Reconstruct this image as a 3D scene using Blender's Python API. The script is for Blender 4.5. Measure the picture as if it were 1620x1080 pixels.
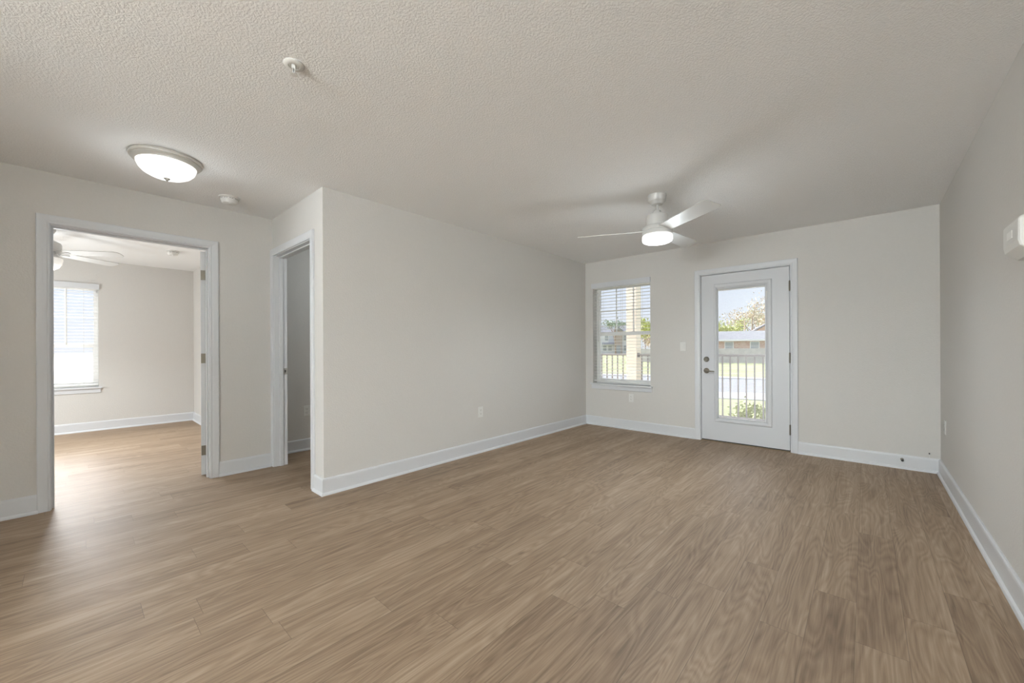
import bpy, bmesh, math, random
from mathutils import Vector, Matrix

for _o in list(bpy.data.objects):
    bpy.data.objects.remove(_o, do_unlink=True)
S = bpy.context.scene
COL = S.collection

# ------------------------------------------------------------------ dimensions (metres)
EYE = 1.1564
H = 2.44                       # ceiling height
XL, XR, YB, YP, XW = -3.1925, 0.5003, 5.2421, 1.3194, -4.3841
WT = 0.115                     # interior wall thickness
EW = 0.19                      # exterior wall thickness
XBED = -8.22                   # bedroom window wall (inner face)
YREAR = -4.6
XCL = -4.775                   # far wall seen inside the closet doorway

# ------------------------------------------------------------------ camera
cam_d = bpy.data.cameras.new('camera')
cam = bpy.data.objects.new('camera', cam_d)
COL.objects.link(cam)
S.camera = cam
_t, _ro = 0.732, -0.0046
_F = Vector((-math.sin(_t), math.cos(_t), 0)); _R = Vector((math.cos(_t), math.sin(_t), 0)); _U = Vector((0, 0, 1))
_R2 = _R * math.cos(_ro) + _U * math.sin(_ro)
_U2 = _U * math.cos(_ro) - _R * math.sin(_ro)
_m = Matrix((_R2, _U2, -_F)).transposed().to_4x4()
_m.translation = (0, 0, EYE)
cam.matrix_world = _m
cam_d.sensor_width = 36.0
cam_d.lens = 623.19 / 1620 * 36.0
cam_d.shift_y = 10.35 / 1620
cam_d.clip_start = 0.02
cam_d.clip_end = 600

# ------------------------------------------------------------------ view, world, sun, room light
S.view_settings.view_transform = 'Standard'
S.view_settings.look = 'None'
S.view_settings.gamma = 1.0
S.view_settings.use_curve_mapping = False
S.view_settings.exposure = 0.18
S.cycles.use_denoising = True
S.cycles.max_bounces = 14
S.cycles.diffuse_bounces = 8
S.cycles.glossy_bounces = 5
S.cycles.transmission_bounces = 8
S.cycles.transparent_max_bounces = 16
S.cycles.sample_clamp_indirect = 8.0
S.cycles.caustics_reflective = False
S.cycles.caustics_refractive = False

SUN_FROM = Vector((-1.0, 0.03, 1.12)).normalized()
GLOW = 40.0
STREET_BAND = 3.4
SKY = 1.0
world = bpy.data.worlds.new('sky')
S.world = world
world.use_nodes = True
nt = world.node_tree
nt.nodes.clear()
def wn(t, **k):
    n = nt.nodes.new(t)
    for a, b in k.items():
        setattr(n, a, b)
    return n
_tc = wn('ShaderNodeTexCoord')
_nz = wn('ShaderNodeVectorMath', operation='NORMALIZE')
nt.links.new(_tc.outputs['Generated'], _nz.inputs[0])
_sep = wn('ShaderNodeSeparateXYZ'); nt.links.new(_nz.outputs[0], _sep.inputs[0])
_ramp = wn('ShaderNodeValToRGB')
nt.links.new(_sep.outputs['Z'], _ramp.inputs[0])
_ramp.color_ramp.elements[0].position = 0.0
_ramp.color_ramp.elements[0].color = (0.77, 0.81, 0.87, 1)
_ramp.color_ramp.elements[1].position = 0.75
_ramp.color_ramp.elements[1].color = (0.42, 0.58, 0.86, 1)
_e = _ramp.color_ramp.elements.new(0.14); _e.color = (0.68, 0.76, 0.88, 1)
# sky band added for floor sheen, bedroom window's side, about 8 to 22 degrees up
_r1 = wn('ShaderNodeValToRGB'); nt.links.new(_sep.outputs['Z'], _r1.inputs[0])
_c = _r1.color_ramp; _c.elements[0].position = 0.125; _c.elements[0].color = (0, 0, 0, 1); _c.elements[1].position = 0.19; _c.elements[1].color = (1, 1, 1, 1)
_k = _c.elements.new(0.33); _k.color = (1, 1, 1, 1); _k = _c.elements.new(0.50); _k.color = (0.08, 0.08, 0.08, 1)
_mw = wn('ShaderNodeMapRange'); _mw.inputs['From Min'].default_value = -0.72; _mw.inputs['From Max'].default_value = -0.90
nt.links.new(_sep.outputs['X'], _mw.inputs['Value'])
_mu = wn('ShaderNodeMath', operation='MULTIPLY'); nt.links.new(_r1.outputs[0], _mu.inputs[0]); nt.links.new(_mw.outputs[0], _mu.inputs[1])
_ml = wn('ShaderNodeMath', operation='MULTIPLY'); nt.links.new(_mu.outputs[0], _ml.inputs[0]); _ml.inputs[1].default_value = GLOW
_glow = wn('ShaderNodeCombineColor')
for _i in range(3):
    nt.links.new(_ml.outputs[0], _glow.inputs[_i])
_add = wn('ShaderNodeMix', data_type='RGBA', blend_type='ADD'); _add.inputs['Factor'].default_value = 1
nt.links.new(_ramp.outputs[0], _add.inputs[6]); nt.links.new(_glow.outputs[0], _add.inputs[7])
# bright strip added above the street for floor reflections, from about 9 degrees up
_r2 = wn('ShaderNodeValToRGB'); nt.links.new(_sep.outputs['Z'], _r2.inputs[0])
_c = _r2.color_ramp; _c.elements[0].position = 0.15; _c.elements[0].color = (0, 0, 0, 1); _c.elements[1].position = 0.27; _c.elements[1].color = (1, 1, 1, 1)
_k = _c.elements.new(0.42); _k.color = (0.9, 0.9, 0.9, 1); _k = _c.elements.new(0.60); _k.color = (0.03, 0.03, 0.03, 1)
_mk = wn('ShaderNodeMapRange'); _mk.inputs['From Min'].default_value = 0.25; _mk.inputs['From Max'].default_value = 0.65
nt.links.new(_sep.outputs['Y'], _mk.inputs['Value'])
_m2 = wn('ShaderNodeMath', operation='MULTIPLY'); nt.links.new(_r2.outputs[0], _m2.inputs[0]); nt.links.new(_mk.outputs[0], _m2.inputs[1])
_m3 = wn('ShaderNodeMath', operation='MULTIPLY'); nt.links.new(_m2.outputs[0], _m3.inputs[0]); _m3.inputs[1].default_value = STREET_BAND
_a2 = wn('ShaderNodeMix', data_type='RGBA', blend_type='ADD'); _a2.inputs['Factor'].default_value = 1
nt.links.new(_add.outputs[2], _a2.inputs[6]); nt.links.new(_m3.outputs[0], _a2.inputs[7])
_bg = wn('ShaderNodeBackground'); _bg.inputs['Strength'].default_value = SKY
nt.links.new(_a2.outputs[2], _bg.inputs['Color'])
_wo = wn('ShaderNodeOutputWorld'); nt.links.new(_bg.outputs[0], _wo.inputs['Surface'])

def add_light(name, kind, loc, energy, color=(1, 1, 1), size=0.1):
    d = bpy.data.lights.new(name, kind)
    d.energy = energy; d.color = color
    if kind == 'SUN':
        d.angle = size
    else:
        d.shadow_soft_size = size
    o = bpy.data.objects.new(name, d); COL.objects.link(o); o.location = loc
    return o
_sun = add_light('sun', 'SUN', (-20, 0, 20), 1.7, (1, 0.96, 0.9), 0.01)
_sun.rotation_euler = SUN_FROM.to_track_quat('Z', 'Y').to_euler()
# the open kitchen end of the room, behind the camera: two fill lights added, no fixtures
LAMPW = (0.865, 0.955, 1.0)
for _x, _y, _z, _p in ((-0.15, -4.1, 1.35, 225), (-0.95, -4.1, 1.35, 225)):
    add_light('rear_fill_light', 'POINT', (_x, _y, _z), _p, LAMPW, 0.32)

# ------------------------------------------------------------------ materials
def new_mat(name):
    m = bpy.data.materials.new(name); m.use_nodes = True
    return m, m.node_tree, m.node_tree.nodes['Principled BSDF']

def mat(name, color, rough=0.5, metal=0.0, spec=0.5, bump=None, emit=None, mottle=None):
    """bump = (scale, strength, distance); mottle = (scale, amount): tone variation of the thing itself"""
    m, t, b = new_mat(name)
    c = tuple(color) + (1,)
    b.inputs['Base Color'].default_value = c
    b.inputs['Roughness'].default_value = rough
    b.inputs['Metallic'].default_value = metal
    b.inputs['Specular IOR Level'].default_value = spec
    if emit:
        b.inputs['Emission Color'].default_value = tuple(emit[:3]) + (1,)
        b.inputs['Emission Strength'].default_value = emit[3]
    g = t.nodes.new('ShaderNodeNewGeometry')
    if mottle:
        n = t.nodes.new('ShaderNodeTexNoise'); n.inputs['Scale'].default_value = mottle[0]; n.inputs['Detail'].default_value = 5
        t.links.new(g.outputs['Position'], n.inputs['Vector'])
        r = t.nodes.new('ShaderNodeMapRange')
        r.inputs['From Min'].default_value = 0.25; r.inputs['From Max'].default_value = 0.75
        r.inputs['To Min'].default_value = 1 - mottle[1]; r.inputs['To Max'].default_value = 1 + mottle[1]
        t.links.new(n.outputs['Fac'], r.inputs['Value'])
        mx = t.nodes.new('ShaderNodeVectorMath'); mx.operation = 'SCALE'
        mx.inputs[0].default_value = color
        t.links.new(r.outputs[0], mx.inputs['Scale'])
        t.links.new(mx.outputs[0], b.inputs['Base Color'])
    if bump:
        n = t.nodes.new('ShaderNodeTexNoise'); n.inputs['Scale'].default_value = bump[0]; n.inputs['Detail'].default_value = 3
        t.links.new(g.outputs['Position'], n.inputs['Vector'])
        bp = t.nodes.new('ShaderNodeBump'); bp.inputs['Strength'].default_value = bump[1]; bp.inputs['Distance'].default_value = bump[2]
        t.links.new(n.outputs['Fac'], bp.inputs['Height'])
        t.links.new(bp.outputs[0], b.inputs['Normal'])
    return m

WALLC = (0.635, 0.62, 0.596)
M = {}
M['wall'] = mat('wall_paint', WALLC, 0.85, spec=0.2, bump=(95, 0.35, 0.004), mottle=(60, 0.012))
M['trim'] = mat('trim_paint', (0.66, 0.675, 0.70), 0.35, spec=0.4)
M['door'] = mat('door_paint', (0.64, 0.655, 0.68), 0.38, spec=0.4)
M['white'] = mat('white_plastic', (0.74, 0.74, 0.72), 0.4, spec=0.4)
M['fanwhite'] = mat('fan_white_enamel', (0.62, 0.62, 0.61), 0.35, spec=0.5)
M['slot'] = mat('dark_slot', (0.05, 0.05, 0.05), 0.6)
M['nickel'] = mat('satin_nickel', (0.21, 0.19, 0.155), 0.45, metal=0.8)
M['bronze'] = mat('threshold_bronze', (0.33, 0.24, 0.15), 0.5, metal=0.3)
M['steel'] = mat('brushed_steel', (0.50, 0.49, 0.46), 0.5, metal=0.5)
M['rubber'] = mat('dark_rubber', (0.03, 0.03, 0.03), 0.7)
M['vinyl'] = mat('window_vinyl', (0.86, 0.86, 0.85), 0.4)
M['slat'] = mat('blind_slat', (0.86, 0.855, 0.83), 0.45)
M['cordm'] = mat('blind_cord', (0.62, 0.61, 0.58), 0.8)
M['pan'] = mat('lamp_pan_satin', (0.56, 0.54, 0.50), 0.38, metal=0.25)
M['lampglass'] = mat('lit_lamp_glass', (0.9, 0.9, 0.88), 0.3, emit=(1, 0.975, 0.95, 0.85))
M['lampdisc'] = mat('lit_fan_diffuser', (0.9, 0.9, 0.88), 0.3, emit=(1, 0.96, 0.95, 1.3))
M['bowl'] = mat('opal_bowl_glass', (0.88, 0.87, 0.84), 0.25, emit=(1, 0.97, 0.92, 0.25))

def ceiling_mat():
    m, t, b = new_mat('ceiling_knockdown_texture')
    b.inputs['Roughness'].default_value = 0.9; b.inputs['Specular IOR Level'].default_value = 0.15
    b.inputs['Base Color'].default_value = (0.88, 0.882, 0.88, 1)
    g = t.nodes.new('ShaderNodeNewGeometry')
    n = t.nodes.new('ShaderNodeTexNoise'); n.inputs['Scale'].default_value = 105; n.inputs['Detail'].default_value = 4; n.inputs['Roughness'].default_value = 0.6
    t.links.new(g.outputs['Position'], n.inputs['Vector'])
    v = t.nodes.new('ShaderNodeTexVoronoi'); v.inputs['Scale'].default_value = 150
    w = t.nodes.new('ShaderNodeTexNoise'); w.inputs['Scale'].default_value = 40
    t.links.new(g.outputs['Position'], w.inputs['Vector'])
    ad = t.nodes.new('ShaderNodeVectorMath'); ad.operation = 'MULTIPLY_ADD'
    t.links.new(w.outputs['Color'], ad.inputs[0]); ad.inputs[1].default_value = (0.03, 0.03, 0.03)
    t.links.new(g.outputs['Position'], ad.inputs[2]); t.links.new(ad.outputs[0], v.inputs['Vector'])
    mr = t.nodes.new('ShaderNodeMapRange'); mr.inputs['From Min'].default_value = 0.42; mr.inputs['From Max'].default_value = 0.60
    t.links.new(n.outputs['Fac'], mr.inputs['Value'])
    mm = t.nodes.new('ShaderNodeMath'); mm.operation = 'MULTIPLY_ADD'
    t.links.new(v.outputs['Distance'], mm.inputs[0]); mm.inputs[1].default_value = 0.35
    t.links.new(mr.outputs[0], mm.inputs[2])
    bp = t.nodes.new('ShaderNodeBump'); bp.inputs['Strength'].default_value = 0.5; bp.inputs['Distance'].default_value = 0.0035
    t.links.new(mm.outputs[0], bp.inputs['Height']); t.links.new(bp.outputs[0], b.inputs['Normal'])
    return m
M['ceil'] = ceiling_mat()

def floor_mat():
    """oak-look vinyl planks running along y, 152 mm wide, 1.22 m long, staggered at random"""
    m, t, b = new_mat('oak_vinyl_planks')
    L = t.links.new
    def N(ty, **k):
        n = t.nodes.new(ty)
        for a, v in k.items():
            setattr(n, a, v)
        return n
    def math_(op, a, bv=None, c=None):
        n = N('ShaderNodeMath', operation=op)
        for i, v in enumerate((a, bv, c)):
            if v is None: continue
            if isinstance(v, (int, float)): n.inputs[i].default_value = v
            else: L(v, n.inputs[i])
        return n.outputs[0]
    g = N('ShaderNodeNewGeometry'); sp = N('ShaderNodeSeparateXYZ'); L(g.outputs['Position'], sp.inputs[0])
    X, Y = sp.outputs['X'], sp.outputs['Y']
    W_, LEN = 0.152, 1.22
    u = math_('DIVIDE', math_('ADD', X, 0.036 + W_ * 100), W_)
    row = math_('FLOOR', u); fu = math_('SUBTRACT', u, row)
    wn1 = N('ShaderNodeTexWhiteNoise', noise_dimensions='1D'); L(row, wn1.inputs['W'])
    v = math_('ADD', math_('DIVIDE', math_('ADD', Y, 50), LEN), wn1.outputs['Value'])
    ci = math_('FLOOR', v); fv = math_('SUBTRACT', v, ci)
    cv = N('ShaderNodeCombineXYZ'); L(row, cv.inputs[0]); L(ci, cv.inputs[1])
    wn2 = N('ShaderNodeTexWhiteNoise', noise_dimensions='2D'); L(cv.outputs[0], wn2.inputs['Vector'])
    rnd = wn2.outputs['Value']
    # grain: strongly stretched noise with a random offset per plank
    off = N('ShaderNodeVectorMath', operation='SCALE'); L(wn2.outputs['Color'], off.inputs[0]); off.inputs['Scale'].default_value = 37.0
    pos = N('ShaderNodeVectorMath', operation='ADD'); L(g.outputs['Position'], pos.inputs[0]); L(off.outputs[0], pos.inputs[1])
    def grain(sx, sy, detail, rough, dist):
        mp = N('ShaderNodeMapping'); mp.inputs['Scale'].default_value = (sx, sy, 1); L(pos.outputs[0], mp.inputs['Vector'])
        n = N('ShaderNodeTexNoise'); n.inputs['Scale'].default_value = 1; n.inputs['Detail'].default_value = detail
        n.inputs['Roughness'].default_value = rough; n.inputs['Distortion'].default_value = dist
        L(mp.outputs[0], n.inputs['Vector']); return n.outputs['Fac']
    fine = grain(190, 5.0, 4, 0.6, 0.2)
    mid = grain(34, 1.3, 4, 0.55, 1.2)
    broad = grain(9, 0.8, 2, 0.5, 0.6)
    # cathedral figure: contour lines of a smooth stretched field
    mp = N('ShaderNodeMapping'); mp.inputs['Scale'].default_value = (8, 1.0, 1); L(pos.outputs[0], mp.inputs['Vector'])
    cn = N('ShaderNodeTexNoise'); cn.inputs['Scale'].default_value = 1; cn.inputs['Detail'].default_value = 1.5; cn.inputs['Distortion'].default_value = 0.4
    L(mp.outputs[0], cn.inputs['Vector'])
    ring = math_('FRACT', math_('MULTIPLY', cn.outputs['Fac'], 17))
    ring = math_('ABSOLUTE', math_('SUBTRACT', ring, 0.5))
    # sum to a tone factor
    tone = math_('MULTIPLY_ADD', math_('SUBTRACT', fine, 0.5), 0.55, 0.5)
    tone = math_('MULTIPLY_ADD', math_('SUBTRACT', mid, 0.5), 0.85, tone)
    tone = math_('MULTIPLY_ADD', math_('SUBTRACT', broad, 0.5), 0.55, tone)
    tone = math_('MULTIPLY_ADD', math_('SUBTRACT', ring, 0.25), 0.42, tone)
    tone = math_('MULTIPLY_ADD', math_('SUBTRACT', rnd, 0.5), 0.15, tone)
    ramp = N('ShaderNodeValToRGB'); L(tone, ramp.inputs[0])
    e = ramp.color_ramp.elements
    e[0].position = 0.1; e[0].color = FLOOR_DARK + (1,)
    e[1].position = 0.9; e[1].color = FLOOR_LIGHT + (1,)
    k = e.new(0.5); k.color = FLOOR_MID + (1,)
    # knots
    kv = N('ShaderNodeTexVoronoi'); kv.inputs['Scale'].default_value = 1
    kmp = N('ShaderNodeMapping'); kmp.inputs['Scale'].default_value = (3.2, 1.5, 1); L(pos.outputs[0], kmp.inputs['Vector']); L(kmp.outputs[0], kv.inputs['Vector'])
    kd = N('ShaderNodeMapRange'); kd.inputs['From Min'].default_value = 0.015; kd.inputs['From Max'].default_value = 0.05
    kd.inputs['To Min'].default_value = 0.72; kd.inputs['To Max'].default_value = 1.0
    L(kv.outputs['Distance'], kd.inputs['Value'])
    # seams
    du = math_('MULTIPLY', math_('MINIMUM', fu, math_('SUBTRACT', 1, fu)), W_)
    dv = math_('MULTIPLY', math_('MINIMUM', fv, math_('SUBTRACT', 1, fv)), LEN)
    dd = math_('MINIMUM', du, dv)
    sm = N('ShaderNodeMapRange'); sm.inputs['From Min'].default_value = 0.0004; sm.inputs['From Max'].default_value = 0.0016
    sm.inputs['To Min'].default_value = 0.62; sm.inputs['To Max'].default_value = 1.0
    L(dd, sm.inputs['Value'])
    fac = math_('MULTIPLY', sm.outputs[0], kd.outputs[0])
    sc = N('ShaderNodeVectorMath', operation='SCALE'); L(ramp.outputs[0], sc.inputs[0]); L(fac, sc.inputs['Scale'])
    L(sc.outputs[0], b.inputs['Base Color'])
    b.inputs['Specular IOR Level'].default_value = 0.5
    rr = N('ShaderNodeMapRange'); rr.inputs['To Min'].default_value = 0.50; rr.inputs['To Max'].default_value = 0.60
    L(mid, rr.inputs['Value']); L(rr.outputs[0], b.inputs['Roughness'])
    bp = N('ShaderNodeBump'); bp.inputs['Strength'].default_value = 0.18; bp.inputs['Distance'].default_value = 0.0015
    hsum = math_('MULTIPLY_ADD', sm.outputs[0], 1.0, math_('MULTIPLY', fine, 0.35))
    L(hsum, bp.inputs['Height']); L(bp.outputs[0], b.inputs['Normal'])
    return m
FLOOR_DARK, FLOOR_MID, FLOOR_LIGHT = (0.165, 0.108, 0.068), (0.300, 0.212, 0.140), (0.435, 0.330, 0.236)
M['floor'] = floor_mat()

def glass_mat(name, tint=(1, 1, 1), gl=0.06):
    m = bpy.data.materials.new(name); m.use_nodes = True
    t = m.node_tree; t.nodes.clear()
    tr = t.nodes.new('ShaderNodeBsdfTransparent'); tr.inputs[0].default_value = tuple(tint) + (1,)
    g = t.nodes.new('ShaderNodeBsdfGlossy'); g.inputs['Roughness'].default_value = 0.35
    fr = t.nodes.new('ShaderNodeFresnel'); fr.inputs['IOR'].default_value = 1.4
    mi = t.nodes.new('ShaderNodeMixShader'); o = t.nodes.new('ShaderNodeOutputMaterial')
    t.links.new(fr.outputs[0], mi.inputs[0]); t.links.new(tr.outputs[0], mi.inputs[1]); t.links.new(g.outputs[0], mi.inputs[2])
    t.links.new(mi.outputs[0], o.inputs[0])
    return m
M['glass'] = glass_mat('window_glass')
# outdoors
M['grass'] = mat('lawn_grass', (0.40, 0.41, 0.23), 0.95, spec=0.1, mottle=(0.6, 0.30))
M['concrete'] = mat('pale_concrete', (0.60, 0.59, 0.575), 0.9, spec=0.2, mottle=(2.0, 0.06))
M['asphalt'] = mat('grey_asphalt', (0.33, 0.33, 0.34), 0.9, spec=0.2, mottle=(3.0, 0.08))
M['mulch'] = mat('bark_mulch', (0.40, 0.31, 0.22), 0.95, spec=0.1, mottle=(14, 0.3))
M['rail'] = mat('railing_bronze_metal', (0.30, 0.27, 0.255), 0.5, metal=0.2)
M['column'] = mat('column_cream_stucco', (0.84, 0.74, 0.60), 0.9, spec=0.2, bump=(70, 0.2, 0.003))
M['fence'] = mat('weathered_fence_wood', (0.58, 0.54, 0.52), 0.9, spec=0.15, mottle=(2.2, 0.14))
M['roof'] = mat('grey_shingles', (0.36, 0.35, 0.355), 0.9, spec=0.15, mottle=(2.0, 0.10))
M['siding'] = mat('pale_siding', (0.82, 0.82, 0.85), 0.8, spec=0.2)
M['sidingblue'] = mat('bluegrey_siding', (0.64, 0.66, 0.73), 0.8, spec=0.2)
M['tanwall'] = mat('tan_siding', (0.70, 0.50, 0.34), 0.85, spec=0.2)
M['brownpanel'] = mat('brown_panel', (0.50, 0.41, 0.37), 0.85, spec=0.2)
M['wintrim'] = mat('white_house_trim', (0.85, 0.85, 0.85), 0.6)
M['darkglass'] = mat('house_window_glass', (0.42, 0.43, 0.46), 0.3, spec=0.6)
M['bark'] = mat('tree_bark', (0.30, 0.23, 0.18), 0.95, spec=0.1, mottle=(6, 0.2))
M['wood'] = mat('utility_pole_wood', (0.50, 0.40, 0.30), 0.9, spec=0.1)
def leaf_mat(name, c):
    m = mat(name, c, 0.7, spec=0.2, mottle=(1.6, 0.25))
    return m
M['leafyg'] = leaf_mat('leaf_yellow_green', (0.52, 0.54, 0.20))
M['leafolive'] = leaf_mat('leaf_olive', (0.46, 0.46, 0.28))
M['leafdark'] = leaf_mat('leaf_pine_green', (0.27, 0.33, 0.24))
M['leaftan'] = leaf_mat('leaf_budding_tan', (0.56, 0.45, 0.32))
M['leafshrub'] = leaf_mat('leaf_shrub', (0.42, 0.44, 0.22))
def brick_mat():
    m, t, b = new_mat('red_brick')
    g = t.nodes.new('ShaderNodeTexCoord'); br = t.nodes.new('ShaderNodeTexBrick')
    mp = t.nodes.new('ShaderNodeMapping'); mp.inputs['Rotation'].default_value = (math.pi / 2, 0, 0)
    t.links.new(g.outputs['Object'], mp.inputs['Vector']); t.links.new(mp.outputs[0], br.inputs['Vector'])
    br.inputs['Scale'].default_value = 2.2
    br.inputs['Color1'].default_value = (0.60, 0.35, 0.29, 1); br.inputs['Color2'].default_value = (0.72, 0.54, 0.47, 1)
    br.inputs['Mortar'].default_value = (0.6, 0.55, 0.5, 1)
    t.links.new(br.outputs[0], b.inputs['Base Color']); b.inputs['Roughness'].default_value = 0.9
    return m
M['brick'] = brick_mat()

# ------------------------------------------------------------------ mesh helpers
class MB:
    def __init__(self):
        self.v = []; self.f = []; self.sm = []
    def quad(self, idx, smooth=False):
        self.f.append(tuple(idx)); self.sm.append(smooth)
    def box(self, x0, x1, y0, y1, z0, z1):
        if x0 > x1: x0, x1 = x1, x0
        if y0 > y1: y0, y1 = y1, y0
        if z0 > z1: z0, z1 = z1, z0
        n = len(self.v)
        self.v += [(x0, y0, z0), (x1, y0, z0), (x1, y1, z0), (x0, y1, z0), (x0, y0, z1), (x1, y0, z1), (x1, y1, z1), (x0, y1, z1)]
        for q in ((0, 3, 2, 1), (4, 5, 6, 7), (0, 1, 5, 4), (1, 2, 6, 5), (2, 3, 7, 6), (3, 0, 4, 7)):
            self.quad([n + i for i in q])
        return self
    def poly_prism(self, pts, d):
        """pts: ring of 3-D points; d: extrusion vector"""
        n = len(self.v); k = len(pts); d = Vector(d)
        self.v += [tuple(p) for p in pts] + [tuple(Vector(p) + d) for p in pts]
        self.quad([n + i for i in range(k)][::-1]); self.quad([n + k + i for i in range(k)])
        for i in range(k):
            j = (i + 1) % k
            self.quad([n + i, n + j, n + k + j, n + k + i])
        return self
    def tube(self, p, q, r0, r1=None, seg=12, caps=True):
        r1 = r0 if r1 is None else r1
        p, q = Vector(p), Vector(q); d = (q - p).normalized()
        a = d.orthogonal().normalized(); b = d.cross(a)
        n = len(self.v)
        for c, r in ((p, r0), (q, r1)):
            for i in range(seg):
                t = 2 * math.pi * i / seg
                self.v.append(tuple(c + a * (r * math.cos(t)) + b * (r * math.sin(t))))
        for i in range(seg):
            j = (i + 1) % seg
            self.quad([n + i, n + j, n + seg + j, n + seg + i], True)
        if caps:
            self.quad([n + i for i in range(seg)][::-1]); self.quad([n + seg + i for i in range(seg)])
        return self
    def lathe(self, prof, seg=40, origin=(0, 0, 0), axis='Z'):
        """prof: (r, h) list; closed at the ends when r is 0"""
        n = len(self.v); O = Vector(origin)
        rings = []
        for r, h in prof:
            ring = []
            if r < 1e-6:
                ring = [len(self.v)]
                self.v.append(tuple(O + self._ax(0, 0, h, axis)))
            else:
                for i in range(seg):
                    t = 2 * math.pi * i / seg
                    ring.append(len(self.v)); self.v.append(tuple(O + self._ax(r * math.cos(t), r * math.sin(t), h, axis)))
            rings.append(ring)
        for A, B in zip(rings, rings[1:]):
            for i in range(seg):
                j = (i + 1) % seg
                if len(A) == 1 and len(B) == 1: continue
                if len(A) == 1: self.quad([A[0], B[j], B[i]], True)
                elif len(B) == 1: self.quad([A[i], A[j], B[0]], True)
                else: self.quad([A[i], A[j], B[j], B[i]], True)
        return self
    @staticmethod
    def _ax(a, b, h, axis):
        return Vector((a, b, h)) if axis == 'Z' else Vector((h, a, b)) if axis == 'X' else Vector((b, h, a))
    def drop_inner(self):
        seen = {}
        key = lambda f: frozenset(tuple(round(c, 5) for c in self.v[i]) for i in f)
        for f in self.f:
            seen[key(f)] = seen.get(key(f), 0) + 1
        keep = [(f, s) for f, s in zip(self.f, self.sm) if seen[key(f)] == 1]
        self.f = [k[0] for k in keep]; self.sm = [k[1] for k in keep]
        return self
    def build(self, name, material, parent=None, bevel=0.0, segs=2, loc=None):
        me = bpy.data.meshes.new(name)
        me.from_pydata(self.v, [], self.f)
        bm = bmesh.new(); bm.from_mesh(me)
        bmesh.ops.remove_doubles(bm, verts=bm.verts, dist=1e-5)
        bmesh.ops.recalc_face_normals(bm, faces=bm.faces)
        bm.to_mesh(me); bm.free()
        if len(me.polygons) == len(self.sm):
            me.polygons.foreach_set('use_smooth', self.sm)
        elif any(self.sm):
            me.polygons.foreach_set('use_smooth', [True] * len(me.polygons))
        me.materials.append(material)
        o = bpy.data.objects.new(name, me); COL.objects.link(o)
        if parent is not None: o.parent = parent
        if loc is not None: o.location = loc
        if bevel:
            md = o.modifiers.new('bevel', 'BEVEL'); md.width = bevel; md.segments = segs; md.limit_method = 'ANGLE'; md.angle_limit = math.radians(40)
        if any(self.sm):
            try:
                me.set_sharp_from_angle(angle=math.radians(38))
            except Exception:
                pass
        return o

def tag(o, label=None, cat=None, group=None, kind=None):
    if label: o['label'] = label
    if cat: o['category'] = cat
    if group: o['group'] = group
    if kind: o['kind'] = kind
    return o
def empty(name, loc=(0, 0, 0), label=None, cat=None, group=None, kind=None, rz=0.0):
    o = bpy.data.objects.new(name, None); COL.objects.link(o)
    o.location = loc; o.rotation_euler = (0, 0, rz); o.empty_display_size = 0.05
    return tag(o, label, cat, group, kind)
def copy_tree(o, parent=None):
    c = o.copy(); COL.objects.link(c)
    if parent is not None: c.parent = parent
    for ch in list(o.children): copy_tree(ch, c)
    return c
def box(name, x0, x1, y0, y1, z0, z1, m, parent=None, bevel=0.0):
    return MB().box(x0, x1, y0, y1, z0, z1).build(name, m, parent, bevel)

# ------------------------------------------------------------------ the room shell
def wall(name, axis, a, b, u0, u1, holes=(), z0=0.0, z1=H, label=None):
    """axis 'x': slab between x=a and x=b running along y; axis 'y': the other way. holes: (u0,u1,z0,z1)"""
    us = sorted({u0, u1, *[h[0] for h in holes], *[h[1] for h in holes]})
    zs = sorted({z0, z1, *[h[2] for h in holes], *[h[3] for h in holes]})
    us = [u for u in us if u0 <= u <= u1]; zs = [z for z in zs if z0 <= z <= z1]
    mb = MB()
    for p, q in zip(us, us[1:]):
        for r, s in zip(zs, zs[1:]):
            cu, cz = (p + q) / 2, (r + s) / 2
            if any(h[0] < cu < h[1] and h[2] < cz < h[3] for h in holes): continue
            if axis == 'x': mb.box(a, b, p, q, r, s)
            else: mb.box(p, q, a, b, r, s)
    o = mb.drop_inner().build(name, M['wall'])
    return tag(o, label, 'wall', kind='structure')

YF = YB + EW
# openings
WIN = (-3.066, -2.180, 0.625, 2.075)            # living-room window (x0,x1,z0,z1)
DOOR = (-1.535, -0.617, 0.0, 2.046)             # glazed exterior door opening
BD = (-0.108, 0.812, 0.0, 2.062)                # bedroom doorway along y
CD = (-4.322, -3.425, 0.0, 2.066)               # closet doorway along x
BWIN = (-0.665, 0.242, 0.625, 2.06)             # bedroom window along y
J = 0.019                                       # jamb board thickness

wall('wall_back', 'y', YB, YF, XL - WT, XR + WT, [(*WIN,), (DOOR[0] - J, DOOR[1] + J, 0, DOOR[3] + J)], label='grey end wall with the window and the glazed door')
wall('wall_right', 'x', XR, XR + WT, YREAR, YB, label='long plain grey wall along the right side')
wall('wall_left', 'x', XL - WT, XL, YP + WT, YB, label='large blank grey wall left of the window')
wall('wall_closet_front', 'y', YP, YP + WT, XBED, XL, [(CD[0] - J, CD[1] + J, 0, CD[3] + J)], label='short grey wall holding the narrow doorway')
wall('wall_bedroom_door', 'x', XW - WT, XW, YREAR, YP, [(BD[0] - J, BD[1] + J, 0, BD[3] + J)], label='grey wall holding the open bedroom doorway')
wall('wall_bedroom_window', 'x', XBED - EW, XBED, -2.0, YP + WT, [(*BWIN,)], label='far bedroom wall with the window')
wall('wall_bedroom_near', 'y', -2.0 - WT, -2.0, XBED - EW, XW - WT, label='bedroom wall out of sight to the left')
wall('wall_closet_side', 'x', XCL - WT, XCL, YP + WT, 3.6, label='grey wall seen through the narrow doorway')
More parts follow.
